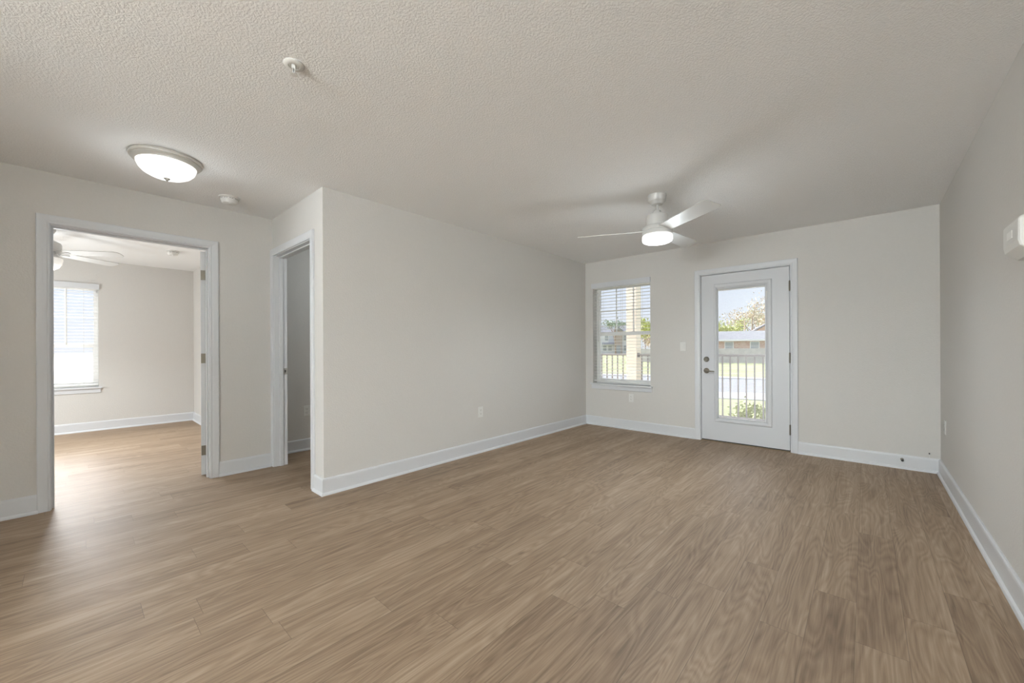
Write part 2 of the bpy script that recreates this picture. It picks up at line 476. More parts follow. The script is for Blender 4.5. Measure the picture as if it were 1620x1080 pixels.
wall('wall_closet_end', 'y', 3.6, 3.6 + WT, XCL - WT, XL - WT, label='end wall of the closet')
wall('wall_light_block', 'x', -2.0 - WT, -2.0, YREAR, -1.9, label='added wall behind the viewpoint, shading the bedroom doorway wall')  # unseen wall added to keep the rear lights off the bedroom doorway wall
wall('wall_rear', 'y', YREAR - WT, YREAR, XW - WT, XR + WT, label='rear wall of the open kitchen end')
o = MB().box(XBED - EW, XR + WT, YREAR - WT, YF, -0.12, 0.0).build('floor', M['floor']); tag(o, 'light oak plank floor running through the rooms', 'floor', kind='structure')
o = MB().box(XBED - EW, XR + WT, YREAR - WT, YF, H, H + 0.12).build('ceiling', M['ceil']); tag(o, 'off-white textured ceiling', 'ceiling', kind='structure')

# baseboards: board with an eased top and a shoe moulding
BH, BT = 0.132, 0.014
def baseboard(name, p, q, nrm, ends=(0, 0), label=None):
    """p->q along the wall foot (x,y); nrm points into the room; ends: mitre lengthening (+1 outside corner, -1 inside corner)"""
    p, q, nrm = Vector((*p, 0)), Vector((*q, 0)), Vector((*nrm, 0))
    d = (q - p).normalized()
    prof = [(0, 0), (0.027, 0), (0.0265, 0.008), (0.023, 0.016), (0.017, 0.0205), (BT, 0.022), (BT, BH - 0.016), (BT - 0.002, BH - 0.006), (BT - 0.007, BH), (0, BH)]
    mb = MB(); k = len(prof)
    for e, base, sgn in ((ends[0], p, -1), (ends[1], q, 1)):
        for t, z in prof:
            mb.v.append(tuple(base + nrm * t + d * (sgn * e * t) + Vector((0, 0, z))))
    for i in range(k):
        j = (i + 1) % k
        mb.quad([i, j, k + j, k + i])
    mb.quad(list(range(k))[::-1]); mb.quad([k + i for i in range(k)])
    return tag(mb.build(name, M['trim']), label, 'baseboard', kind='structure')
CW = 0.064   # casing width
baseboard('baseboard_left', (XL, YP), (XL, YB), (1, 0), (1, -1), 'white baseboard under the large blank wall')
baseboard('baseboard_back_window', (XL, YB), (DOOR[0] - CW - 0.006, YB), (0, -1), (-1, 0), 'white baseboard under the window')
baseboard('baseboard_back_right', (DOOR[1] + CW + 0.006, YB), (XR, YB), (0, -1), (0, -1), 'white baseboard right of the glazed door')
baseboard('baseboard_right', (XR, YB), (XR, YREAR), (-1, 0), (-1, 0), 'white baseboard along the right wall')
baseboard('baseboard_corner', (CD[1] + CW - 0.006, YP), (XL, YP), (0, -1), (0, 1), 'short white baseboard at the projecting corner')
baseboard('baseboard_doorway_right', (XW, BD[1] + CW), (XW, YP), (1, 0), (0, -1), 'white baseboard between the two doorways')
baseboard('baseboard_doorway_left', (XW, YREAR), (XW, BD[0] - CW), (1, 0), (0, 0), 'white baseboard left of the bedroom doorway')
baseboard('baseboard_bedroom_window', (XBED, -2.0), (XBED, YP), (1, 0), (0, -1), 'white baseboard under the bedroom window')
baseboard('baseboard_bedroom_side', (XBED, YP), (XW - WT, YP), (0, -1), (-1, 0), 'white baseboard on the bright bedroom side wall')
baseboard('baseboard_closet', (XCL, YP + WT), (XCL, 3.6), (1, 0), (0, 0), 'white baseboard inside the narrow doorway')

CAS = [(0.0, 0.0), (0.0, 0.011), (0.004, 0.014), (0.010, 0.0145), (0.013, 0.012), (0.017, 0.0125), (0.030, 0.0155), (0.056, 0.0175), (0.062, 0.0165), (CW, 0.013), (CW, 0.0)]
def casing(name, axis, plane, sgn, lo, hi, top, label, clip_lo=None):
    """mitred three-sided door casing on a wall plane"""
    mb = MB(); k = len(CAS)
    for a, t in CAS:
        pl = plane + sgn * t
        l = lo - a if clip_lo is None else max(lo - a, clip_lo)
        for u, z in ((l, 0.0), (l, top + a), (hi + a, top + a), (hi + a, 0.0)):
            mb.v.append((pl, u, z) if axis == 'x' else (u, pl, z))
    for i in range(k - 1):
        for s in range(3):
            mb.quad([i * 4 + s, i * 4 + s + 1, (i + 1) * 4 + s + 1, (i + 1) * 4 + s])
    mb.quad([i * 4 for i in range(k)]); mb.quad([i * 4 + 3 for i in range(k)])
    return tag(mb.build(name, M['trim']), label, 'door casing', kind='structure')
R_ = 0.006
casing('trim_1', 'y', YB, -1, DOOR[0] - R_, DOOR[1] + R_, DOOR[3] + R_, 'white casing round the glazed exterior door')
casing('trim_2', 'x', XW, 1, BD[0] - R_, BD[1] + R_, BD[3] + R_, 'white casing round the open bedroom doorway')
casing('trim_3', 'y', YP, -1, CD[0] - R_, CD[1] + R_, CD[3] + R_, 'white casing round the narrow doorway', clip_lo=XW + 0.001)
casing('trim_4', 'x', XW - WT, -1, BD[0] - R_, BD[1] + R_, BD[3] + R_, 'white casing on the bedroom side of the doorway')

def jamb(name, axis, d0, d1, lo, hi, top, s0, s1, label):
    """three jamb boards with a stop (s0..s1 in depth)"""
    mb = MB()
    def bx(u0, u1, e0, e1, z0, z1):
        if axis == 'x': mb.box(e0, e1, u0, u1, z0, z1)
        else: mb.box(u0, u1, e0, e1, z0, z1)
    bx(lo - J, lo, d0, d1, 0, top + J); bx(hi, hi + J, d0, d1, 0, top + J); bx(lo, hi, d0, d1, top, top + J)
    st = 0.011
    bx(lo, lo + st, s0, s1, 0, top); bx(hi - st, hi, s0, s1, 0, top); bx(lo + st, hi - st, s0, s1, top - st, top)
    return tag(mb.build(name, M['trim'], bevel=0.0015), label, 'door frame', kind='structure')
jamb('trim_5', 'y', YB, YF, DOOR[0], DOOR[1], DOOR[3], YB + 0.052, YB + 0.09, 'white frame of the glazed exterior door')
jamb('trim_6', 'x', XW - WT, XW, BD[0], BD[1], BD[3], XW - 0.076, XW - 0.042, 'white frame of the open bedroom doorway')
t7 = jamb('trim_7', 'y', YP, YP + WT, CD[0], CD[1], CD[3], YP + 0.042, YP + 0.076, 'white frame of the narrow doorway')
# strike plate on the closet jamb
st = empty('strike_plate', (CD[0], YP + 0.096, 0.935), 'small nickel strike plate on the narrow doorway frame', 'strike plate')
box('plate', 0, 0.0025, -0.017, 0.017, -0.030, 0.030, M['steel'], st, 0.001)
box('latch_hole', 0.001, 0.003, -0.007, 0.006, -0.013, 0.013, M['slot'], st)

# ------------------------------------------------------------------ glazed exterior door
d1 = empty('door_1', (0, 0, 0), 'white exterior door with a tall glass pane', 'door', kind='structure')
SX0, SX1, SZ0, SZ1 = -1.529, -0.623, 0.020, 2.040
SY0, SY1 = YB + 0.004, YB + 0.049
GX0, GX1, GZ0, GZ1 = -1.345, -0.852, 0.292, 1.862
mb = MB()
for x0, x1, z0, z1 in ((SX0, GX0, SZ0, SZ1), (GX1, SX1, SZ0, SZ1), (GX0, GX1, SZ0, GZ0), (GX0, GX1, GZ1, SZ1)):
    mb.box(x0, x1, SY0, SY1, z0, z1)
slab = mb.drop_inner().build('door_slab', M['door'], d1)
def ring_frame(name, x0, x1, z0, z1, prof, plane, m, parent, inner=None):
    """mitred rectangular frame; prof (a from inner edge outwards, t towards -y); separate per-side widths via inner rect"""
    mb = MB(); k = len(prof); amax = prof[-1][0]
    ix0, ix1, iz0, iz1 = inner
    for a, t in prof:
        f = a / amax
        X0 = ix0 + (x0 - ix0) * f; X1 = ix1 + (x1 - ix1) * f; Z0 = iz0 + (z0 - iz0) * f; Z1 = iz1 + (z1 - iz1) * f
        for u, z in ((X0, Z0), (X0, Z1), (X1, Z1), (X1, Z0)):
            mb.v.append((u, plane - t, z))
    for i in range(k - 1):
        for s in range(4):
            n = (s + 1) % 4
            mb.quad([i * 4 + s, i * 4 + n, (i + 1) * 4 + n, (i + 1) * 4 + s])
    return mb.build(name, m, parent)
LF = [(0, -0.022), (0.001, -0.004), (0.008, 0.002), (0.016, 0.010), (0.026, 0.013), (0.036, 0.011), (0.040, 0.006), (0.043, 0.0)]
lf = ring_frame('glass_frame', -1.383, -0.783, 0.247, 1.925, LF, SY0, M['door'], d1, inner=(GX0 + 0.002, GX1 - 0.0, GZ0 + 0.004, GZ1 - 0.004))
box('blind_slider', -0.842, -0.828, SY0 - 0.012, SY0 - 0.002, 1.69, 1.79, M['white'], d1, 0.003)
box('door_glass', GX0 - 0.004, GX1 + 0.004, SY0 + 0.020, SY0 + 0.023, GZ0 - 0.004, GZ1 + 0.004, M['glass'], d1)
mb = MB(); z = GZ0 + 0.02
while z < GZ1 - 0.03:
    mb.box(GX0, GX1, SY0 + 0.027, SY0 + 0.0385, z, z + 0.0004); z += 0.0158
mb.box(GX0, GX1, SY0 + 0.026, SY0 + 0.040, GZ1 - 0.022, GZ1)
mb.box(GX0, GX1, SY0 + 0.026, SY0 + 0.040, GZ0, GZ0 + 0.012)
mb.build('mini_blind', M['slat'], d1)
# deadbolt, lever, latch, hinges, sweep
db = MB().lathe([(0, -0.030), (0.022, -0.030), (0.026, -0.022), (0.031, -0.010), (0.033, 0)], 28, (-1.472, SY0, 1.006), 'Y').build('deadbolt', M['nickel'], d1)
MB().box(-1.487, -1.457, SY0 - 0.046, SY0 - 0.028, 1.001, 1.012).build('thumb_turn', M['nickel'], db, 0.003)
lv = MB().lathe([(0, -0.014), (0.024, -0.014), (0.031, -0.008), (0.033, 0)], 28, (-1.472, SY0, 0.866), 'Y').tube((-1.472, SY0 - 0.010, 0.866), (-1.472, SY0 - 0.052, 0.866), 0.011)
lv = lv.build('door_lever', M['nickel'], d1)
MB().tube((-1.478, SY0 - 0.050, 0.866), (-1.425, SY0 - 0.052, 0.864), 0.011, 0.0085).tube((-1.425, SY0 - 0.052, 0.864), (-1.372, SY0 - 0.046, 0.860), 0.0085, 0.007).build('lever_grip', M['nickel'], lv)
box('latch_plate', SX0 - 0.005, SX0 + 0.001, SY0 + 0.003, SY0 + 0.020, 0.835, 0.895, M['slot'], d1)
for z in (1.825, 1.035, 0.245):
    hb = MB().tube((SX1 + 0.003, SY0 - 0.006, z - 0.052), (SX1 + 0.003, SY0 - 0.006, z + 0.052), 0.0075)
    hb.tube((SX1 + 0.003, SY0 - 0.006, z + 0.052), (SX1 + 0.003, SY0 - 0.006, z + 0.058), 0.0075, 0.004)
    hb.tube((SX1 + 0.003, SY0 - 0.006, z - 0.058), (SX1 + 0.003, SY0 - 0.006, z - 0.052), 0.004, 0.0075)
    hb.build('hinge', M['nickel'], d1)
box('door_sweep', SX0, SX1, SY0 + 0.004, SY1 - 0.004, 0.010, SZ0, M['rubber'], d1)
o = MB().box(DOOR[0], DOOR[1], YB - 0.012, YF + 0.05, 0.0, 0.007).build('trim_8', M['bronze'], bevel=0.002); tag(o, 'bronze threshold under the glazed door', 'threshold', kind='structure')

# ------------------------------------------------------------------ windows
def make_window(name, w, z0, z1, mr0, mr1, label, cols=3, rows=2):
    """single-hung window; local x along the wall, local y = depth outwards, origin at the sill's left end"""
    root = empty(name, (0, 0, 0), label, 'window', kind='structure')
    fy0, fy1 = 0.115, 0.175
    f = MB()
    ft = 0.020
    f.box(0, ft, fy0, fy1, z0, z1); f.box(w - ft, w, fy0, fy1, z0, z1); f.box(ft, w - ft, fy0, fy1, z1 - ft, z1); f.box(ft, w - ft, fy0, fy1, z0, z0 + ft)
    f.build('window_frame', M['vinyl'], root, 0.002)
    s = MB(); st_ = 0.034
    a, b = ft, w - ft
    y0, y1 = fy0 + 0.006, fy0 + 0.032
    s.box(a, a + st_, y0, y1, z0 + ft, mr1); s.box(b - st_, b, y0, y1, z0 + ft, mr1)
    s.box(a + st_, b - st_, y0, y1, z0 + ft, z0 + ft + 0.05); s.box(a + st_, b - st_, y0, y1, mr0, mr1)
    ls = s.build('lower_sash', M['vinyl'], root, 0.002)
    MB().box(a + st_, b - st_, y0 + 0.012, y0 + 0.015, z0 + ft + 0.05, mr0).build('pane', M['glass'], ls)
    s = MB(); st_ = 0.024
    y0, y1 = fy0 + 0.034, fy0 + 0.056
    s.box(a, a + st_, y0, y1, mr0, z1 - ft); s.box(b - st_, b, y0, y1, mr0, z1 - ft)
    s.box(a + st_, b - st_, y0, y1, z1 - ft - 0.03, z1 - ft); s.box(a + st_, b - st_, y0, y1, mr0 + 0.005, mr1)
    us = s.build('upper_sash', M['vinyl'], root, 0.002)
    MB().box(a + st_, b - st_, y0 + 0.010, y0 + 0.013, mr1, z1 - ft - 0.03).build('pane', M['glass'], us)
    mu = MB()
    for i in range(1, cols):
        x = a + st_ + (b - a - 2 * st_) * i / cols
        mu.box(x - 0.009, x + 0.009, y0 + 0.003, y0 + 0.009, mr1, z1 - ft - 0.03)
    for i in range(1, rows):
        z = mr1 + (z1 - ft - 0.03 - mr1) * i / rows
        mu.box(a + st_, b - st_, y0 + 0.0035, y0 + 0.0095, z - 0.009, z + 0.009)
    mu.build('muntins', M['vinyl'], us)
    k = MB().box(w / 2 - 0.025, w / 2 + 0.025, fy0 - 0.002, fy0 + 0.006, mr1 - 0.004, mr1 + 0.008).build('sash_lock', M['vinyl'], ls, 0.002)
    sl = MB().box(-0.032, w + 0.032, -0.040, 0.0, z0 - 0.018, z0 + 0.002).box(0.0, w, 0.0, fy0, z0 - 0.018, z0 + 0.002)
    sl.build('window_stool', M['trim'], root, 0.003)
    MB().box(-0.020, w + 0.020, -0.014, 0.0, z0 - 0.080, z0 - 0.018).build('window_apron', M['trim'], root, 0.003)
    return root
def make_blind(w, z0, z1, label, group, wand_at, half=0.0245, tilt=0.0, thick=0.0028, crown=0.0016):
    root = empty('window_blind', (0, 0, 0), label, 'blind', group)
    # valance with returns, fixed on the wall face just above the opening's head
    v = MB().box(-0.016, w + 0.006, -0.022, -0.008, z1 - 0.035, z1 + 0.040)
    v.box(-0.016, -0.010, -0.008, 0.001, z1 - 0.035, z1 + 0.040).box(w, w + 0.006, -0.008, 0.001, z1 - 0.035, z1 + 0.040)
    v.build('valance', M['trim'], root, 0.002)
    MB().box(0.006, w - 0.006, 0.020, 0.072, z1 - 0.045, z1).build('head_rail', M['slat'], root, 0.002)
    s = MB(); z = z0 + 0.075; pitch = 0.0455
    while z < z1 - 0.06:
        pts = []
        n = 6
        for i in range(n + 1):
            t = -1 + 2 * i / n
            yy = 0.046 + half * t * math.cos(tilt); zz = z + crown * (1 - t * t) + half * t * math.sin(tilt)
            pts.append((0.008, yy, zz))
        ring = pts + [(p[0], p[1], p[2] - thick) for p in reversed(pts)]
        s.poly_prism(ring, (w - 0.016, 0, 0)); z += pitch
    s.build('slats', M['slat'], root)
    MB().box(0.008, w - 0.008, 0.022, 0.070, z0 + 0.028, z0 + 0.044).build('bottom_rail', M['slat'], root, 0.003)
    for fx in (0.16, 0.5, 0.84) if w > 0.6 else (0.25, 0.75):
        x = w * fx
        MB().box(x - 0.0012, x + 0.0012, 0.0195, 0.0208, z0 + 0.04, z1 - 0.04).box(x - 0.0012, x + 0.0012, 0.0712, 0.0725, z0 + 0.04, z1 - 0.04).build('ladder_cord', M['cordm'], root)
    if wand_at is not None:
        MB().tube((wand_at, 0.012, z1 - 0.05), (wand_at, 0.010, z1 - 0.80), 0.0042, seg=8).tube((wand_at, 0.010, z1 - 0.80), (wand_at, 0.010, z1 - 0.83), 0.006, 0.006, seg=8).build('tilt_wand', M['cordm'], root)
    return root
GRP = None
w1 = make_window('window_1', WIN[1] - WIN[0], WIN[2], WIN[3], 1.336, 1.386, 'single-hung white window in the end wall')
w1.location = (WIN[0], YB, 0)
b1 = make_blind(WIN[1] - WIN[0], WIN[2], WIN[3], 'white slatted blind on the window beside the glazed door', 'window blinds', 0.088)
b1.location = (WIN[0], YB, 0)
w2 = make_window('window_2', BWIN[1] - BWIN[0], BWIN[2], BWIN[3], 1.19, 1.24, 'single-hung white window in the far bedroom')
w2.location = (XBED, BWIN[0], 0); w2.rotation_euler = (0, 0, math.pi / 2)
b2 = make_blind(BWIN[1] - BWIN[0], BWIN[2], BWIN[3], 'white slatted blind on the bedroom window, seen through the doorway', 'window blinds', 0.60, half=0.0225, thick=0.0034, crown=0.0034)
b2.location = (XBED, BWIN[0], 0); b2.rotation_euler = (0, 0, math.pi / 2)

# ------------------------------------------------------------------ bedroom door, swung open past square
BDH = Vector((XW - WT + 0.002, BD[1] - 0.004, 0))
bd = empty('door_2', BDH, 'white bedroom door swung open, its hinge edge showing', 'door', kind='structure')
bd.rotation_euler = (0, 0, math.radians(-15))
# local: slab runs along -x from the hinge, thickness towards -y .. 0 is the face against the side wall
mb = MB().box(-0.005 - 0.90, -0.005, -0.036, -0.001, 0.012, 2.052)
ds = mb.build('door_slab', M['door'], bd, 0.002)
for z in (1.835, 1.075, 0.235):
    hg = MB().box(-0.006, -0.0025, -0.034, -0.004, z - 0.044, z + 0.044).tube((0.000, 0.003, z - 0.045), (0.000, 0.003, z + 0.045), 0.006)
    hg.build('hinge', M['nickel'], bd)

# ------------------------------------------------------------------ ceiling fans
def blade_mesh(r0, r1, w0, w1, th, cr=0.03):
    """flat blade along +x with rounded outer corners"""
    pts = [(r0, -w0 / 2), (r1 - cr, -w1 / 2)]
    for i in range(1, 6):
        a = -math.pi / 2 + i / 6 * math.pi / 2
        pts.append((r1 - cr + cr * math.cos(a), -w1 / 2 + cr + cr * math.sin(a)))
    for i in range(0, 6):
        a = i / 6 * math.pi / 2
        pts.append((r1 - cr + cr * math.cos(a), w1 / 2 - cr + cr * math.sin(a)))
    pts += [(r1 - cr, w1 / 2), (r0, w0 / 2)]
    return MB().poly_prism([(x, y, -th / 2) for x, y in pts], (0, 0, th))
FX, FY = -1.309, 3.300
f1 = empty('ceiling_fan', (FX, FY, H), 'white three-blade ceiling fan with a lit round lamp near the end wall', 'ceiling fan')
MB().lathe([(0.074, 0), (0.076, -0.012), (0.072, -0.020), (0.070, -0.052), (0.052, -0.066), (0.045, -0.078), (0.020, -0.082), (0, -0.082)], 40).build('canopy', M['fanwhite'], f1)
MB().tube((0, 0, -0.075), (0, 0, -0.150), 0.011, seg=16).build('downrod', M['fanwhite'], f1)
MB().lathe([(0, -0.128), (0.026, -0.130), (0.030, -0.136), (0.030, -0.156), (0.042, -0.160)], 32).build('coupling', M['fanwhite'], f1)
MB().lathe([(0, -0.158), (0.050, -0.158), (0.082, -0.168), (0.090, -0.186), (0.091, -0.262), (0, -0.262)], 48).build('motor_housing', M['fanwhite'], f1)
MB().lathe([(0, -0.263), (0.108, -0.263), (0.120, -0.276), (0.1215, -0.288), (0.1215, -0.300), (0.118, -0.303), (0.1215, -0.306), (0.1215, -0.336), (0.114, -0.340), (0, -0.340)], 48).build('blade_hub', M['fanwhite'], f1)
MB().lathe([(0, -0.338), (0.112, -0.340), (0.121, -0.346), (0.1225, -0.372), (0.118, -0.388), (0.102, -0.398), (0.060, -0.403), (0, -0.404)], 48).build('lamp_shade', M['lampdisc'], f1)
PITCH = math.radians(14.5)
bm0 = None
for ang in (205, 325, 85):
    if bm0 is None:
        bl = blade_mesh(0.095, 0.665, 0.112, 0.142, 0.006).build('blade', M['fanwhite'], f1, 0.0015)
        bm0 = bl
    else:
        bl = bm0.copy(); COL.objects.link(bl); bl.parent = f1
    bl.location = (0, 0, -0.298)
    bl.rotation_euler = Matrix.Rotation(math.radians(ang), 3, 'Z').to_euler()
    bl.rotation_euler = (Matrix.Rotation(math.radians(ang), 3, 'Z') @ Matrix.Rotation(-PITCH, 3, 'X')).to_euler()

_fs = add_light('fan_lamp_light', 'SPOT', (FX, FY, H - 0.43), 52, LAMPW, 0.11)
_fs.data.spot_size = math.radians(176); _fs.data.spot_blend = 0.7
add_light('fan_lamp_glow', 'POINT', (FX, FY, H - 0.47), 9, LAMPW, 0.12)
BFX, BFY = -6.40, -0.19
f2 = empty('ceiling_fan', (BFX, BFY, H), 'white five-blade ceiling fan in the bedroom, half hidden by the door casing', 'ceiling fan')
MB().lathe([(0.070, 0), (0.072, -0.02), (0.055, -0.05), (0.02, -0.06), (0, -0.06)], 36).build('canopy', M['fanwhite'], f2)
MB().tube((0, 0, -0.05), (0, 0, -0.13), 0.011, seg=16).build('downrod', M['fanwhite'], f2)
MB().lathe([(0, -0.120), (0.06, -0.125), (0.105, -0.150), (0.112, -0.170), (0.112, -0.232), (0.09, -0.245), (0, -0.245)], 44).build('motor_housing', M['fanwhite'], f2)
MB().lathe([(0, -0.244), (0.075, -0.246), (0.08, -0.27), (0.12, -0.300), (0.12, -0.312), (0, -0.312)], 40).build('light_fitter', M['fanwhite'], f2)
MB().lathe([(0.118, -0.310), (0.121, -0.330), (0.112, -0.375), (0.09, -0.412), (0.05, -0.438), (0, -0.446)], 40).build('lamp_shade', M['bowl'], f2)
bl0 = None; ir0 = None
for k in range(5):
    ang = 90 + 36 + 72 * k
    if bl0 is None:
        bl = bl0 = blade_mesh(0.17, 0.67, 0.11, 0.135, 0.006, 0.05).build('blade', M['fanwhite'], f2, 0.0015)
        ir = ir0 = MB().poly_prism([(0.085, -0.016, 0.001), (0.20, -0.012, 0.001), (0.205, 0.012, 0.001), (0.085, 0.016, 0.001)], (0, 0, 0.005)).build('blade_iron', M['fanwhite'], f2)
    else:
        bl = bl0.copy(); COL.objects.link(bl); bl.parent = f2
        ir = ir0.copy(); COL.objects.link(ir); ir.parent = f2
    rot = (Matrix.Rotation(math.radians(ang), 3, 'Z') @ Matrix.Rotation(-math.radians(12), 3, 'X')).to_euler()
    bl.location = (0, 0, -0.252); bl.rotation_euler = rot
    ir.location = (0, 0, -0.262); ir.rotation_euler = rot
add_light('bedroom_fan_lamp_light', 'POINT', (BFX, BFY, H - 0.62), 10, (0.95, 0.985, 1), 0.15)
_fs = add_light('bedroom_floor_fill', 'SPOT', (BFX, BFY, H - 0.47), 150, (0.93, 0.98, 1), 0.1)  # spot added below the bowl to brighten the bedroom floor
_fs.data.spot_size = math.radians(140); _fs.data.spot_blend = 0.8
add_light('bedroom_fill_light', 'POINT', (-7.0, -1.55, 1.05), 62, (0.89, 0.96, 1), 0.2)  # unseen light added to even out the bedroom walls and ceiling

# ------------------------------------------------------------------ ceiling fittings
fl = empty('flush_mount_light', (-3.497, 0.424, H), 'round lit flush-mount light on the ceiling, frosted bowl with a satin rim', 'ceiling light')
MB().lathe([(0.188, 0), (0.192, -0.010), (0.190, -0.018), (0.182, -0.021), (0.182, -0.028), (0.176, -0.034), (0.168, -0.038), (0.160, -0.044), (0.150, -0.044), (0.150, -0.002), (0, -0.002)], 64).build('rim', M['pan'], fl)
MB().lathe([(0.158, -0.040), (0.157, -0.052), (0.147, -0.078), (0.125, -0.102), (0.092, -0.120), (0.050, -0.130), (0, -0.133)], 64).build('lamp_shade', M['lampglass'], fl)
MB().lathe([(0, -0.128), (0.016, -0.131), (0.018, -0.135), (0.012, -0.140), (0.006, -0.146), (0.005, -0.150), (0, -0.152)], 24).build('finial', M['nickel'], fl)

def smoke_detector(loc, label, s=1.0):
    r = empty('smoke_detector', loc, label, 'smoke detector')
    MB().lathe([(0.074 * s, 0), (0.075 * s, -0.004), (0.073 * s, -0.011), (0.062 * s, -0.012), (0, -0.012)], 40).build('mounting_plate', M['white'], r)
    MB().lathe([(0.060 * s, -0.011), (0.064 * s, -0.016), (0.062 * s, -0.026), (0.052 * s, -0.052), (0.044 * s, -0.056), (0, -0.058)], 40).build('sensor_body', M['white'], r)
    v = MB()
    for i in range(10):
        a = i * math.pi / 5
        c, s_ = math.cos(a), math.sin(a)
        v.tube((0.0605 * s * c - 0.012 * s_, 0.0605 * s * s_ + 0.012 * c, -0.0205), (0.0605 * s * c + 0.012 * s_, 0.0605 * s * s_ - 0.012 * c, -0.0205), 0.0028, seg=6)
    v.build('sensor_vents', M['slot'], r)
    MB().lathe([(0, -0.056), (0.011, -0.056), (0.010, -0.060), (0, -0.061)], 20, (0.024 * s, 0.0, 0)).build('test_button', M['white'], r)
    return r
smoke_detector((-3.997, 0.884, H), 'small white smoke detector on the ceiling between the flush light and the corner')
smoke_detector((-6.72, 0.87, H), 'white smoke detector on the bedroom ceiling, seen through the doorway', 0.95)

sp = empty('fire_sprinkler', (-1.916, 0.669, H), 'small white fire sprinkler head hanging from the ceiling', 'sprinkler')
MB().lathe([(0.043, 0), (0.043, -0.003), (0.036, -0.008), (0.024, -0.009), (0.022, -0.004), (0, -0.004)], 36).build('escutcheon', M['white'], sp)
MB().tube((0, 0, -0.003), (0, 0, -0.020), 0.011, 0.009, seg=16).build('body', M['white'], sp)
MB().tube((-0.011, 0, -0.014), (-0.010, 0, -0.034), 0.0025, seg=8).tube((0.011, 0, -0.014), (0.010, 0, -0.034), 0.0025, seg=8).tube((-0.010, 0, -0.034), (0, 0, -0.044), 0.0025, seg=8).tube((0.010, 0, -0.034), (0, 0, -0.044), 0.0025, seg=8).build('frame_arms', M['white'], sp)
MB().tube((0, 0, -0.018), (0, 0, -0.042), 0.003, seg=10).build('glass_bulb', M['slot'], sp)
MB().lathe([(0, -0.043), (0.014, -0.045), (0.015, -0.047), (0, -0.048)], 20).build('deflector', M['white'], sp)

add_light('closet_fill_light', 'POINT', (-4.0, 2.6, 2.2), 9, LAMPW, 0.15)  # unseen light added to lift the dark closet interior
add_light('flush_lamp_light', 'POINT', (-3.497, 0.424, H - 0.32), 2.4, LAMPW, 0.13)
# ------------------------------------------------------------------ wall plates and small things
def outlet(loc, rz, label, kind='outlet'):
    """local: plate in the x-z plane facing -y"""
    r = empty('wall_outlet' if kind == 'outlet' else 'light_switch', loc, label, 'outlet' if kind == 'outlet' else 'light switch', rz=rz)
    MB().box(-0.036, 0.036, -0.0055, 0, -0.0585, 0.0585).build('cover_plate', M['white'], r, 0.0025)
    if kind == 'outlet':
        for s in (-1, 1):
            c = MB().lathe([(0, -0.0075), (0.0165, -0.0075), (0.0172, -0.005)], 24, (0, 0, s * 0.0195), 'Y').build('socket_face', M['white'], r)
            MB().box(-0.0085, -0.0060, -0.0082, -0.007, s * 0.0195 - 0.001, s * 0.0195 + 0.008).box(0.0060, 0.0085, -0.0082, -0.007, s * 0.0195, s * 0.0195 + 0.007).tube((0, -0.0082, s * 0.0195 - 0.008), (0, -0.0070, s * 0.0195 - 0.008), 0.0026, seg=8).build('slots', M['slot'], c)
    else:
        MB().box(-0.017, 0.017, -0.008, -0.004, -0.033, 0.033).build('rocker', M['white'], r, 0.0015)
    MB().lathe([(0, -0.0068), (0.003, -0.0066), (0.0034, -0.005)], 12, (0, 0, 0 if kind == 'outlet' else 0.046), 'Y').build('screw', M['white'], r)
    return r
outlet((-2.458, YB, 0.447), 0, 'white outlet below the window on the end wall')
outlet((-1.750, YB, 1.166), 0, 'white light switch between the window and the glazed door', 'switch')
outlet((XL, 3.022, 0.448), math.pi / 2, 'white outlet low on the large blank wall')
outlet((XR, 4.941, 0.466), -math.pi / 2, 'white outlet on the right wall near the far corner')
outlet((XCL, 1.787, 0.449), math.pi / 2, 'white outlet on the wall inside the narrow doorway')

ds_ = empty('door_stop', (0.250, YB - BT, 0.090), 'small metal door stop on the baseboard right of the glazed door', 'door stop')
MB().lathe([(0, -0.003), (0.012, -0.003), (0.012, 0)], 20, (0, 0, 0), 'Y').tube((0, -0.002, 0), (0, -0.055, 0), 0.0055).build('stem', M['nickel'], ds_)
MB().lathe([(0, -0.068), (0.009, -0.066), (0.0105, -0.058), (0.009, -0.052), (0, -0.052)], 20, (0, 0, 0), 'Y').build('tip', M['rubber'], ds_)
cs = empty('cable_stub', (0.429, YB - 0.006, BH), 'short dark cable end sticking up behind the baseboard', 'cable')
MB().tube((0, 0, -0.002), (0.0, -0.001, 0.034), 0.0035, seg=10).build('cable', M['white'], cs)
MB().tube((0.0, -0.001, 0.034), (0.0, -0.001, 0.046), 0.0045, seg=10).build('cable_tip', M['slot'], cs)

# white box high on the right wall, cut by the picture's edge
bxr = empty('alarm_sounder', (XR, 2.448, 1.552), 'white rounded plastic box mounted high on the right wall', 'alarm')
mb = MB()
prof = [(0, -0.062), (-0.045, -0.052), (-0.076, -0.022), (-0.080, 0.000), (-0.080, 0.075), (-0.074, 0.090), (0, 0.095)]
mb.poly_prism([(x, -0.110, z) for x, z in prof], (0, 0.220, 0))
mb.build('housing', M['white'], bxr, 0.010, 3)
MB().box(-0.0815, -0.079, -0.03, 0.04, 0.02, 0.05).build('indicator_window', M['vinyl'], bxr, 0.001)

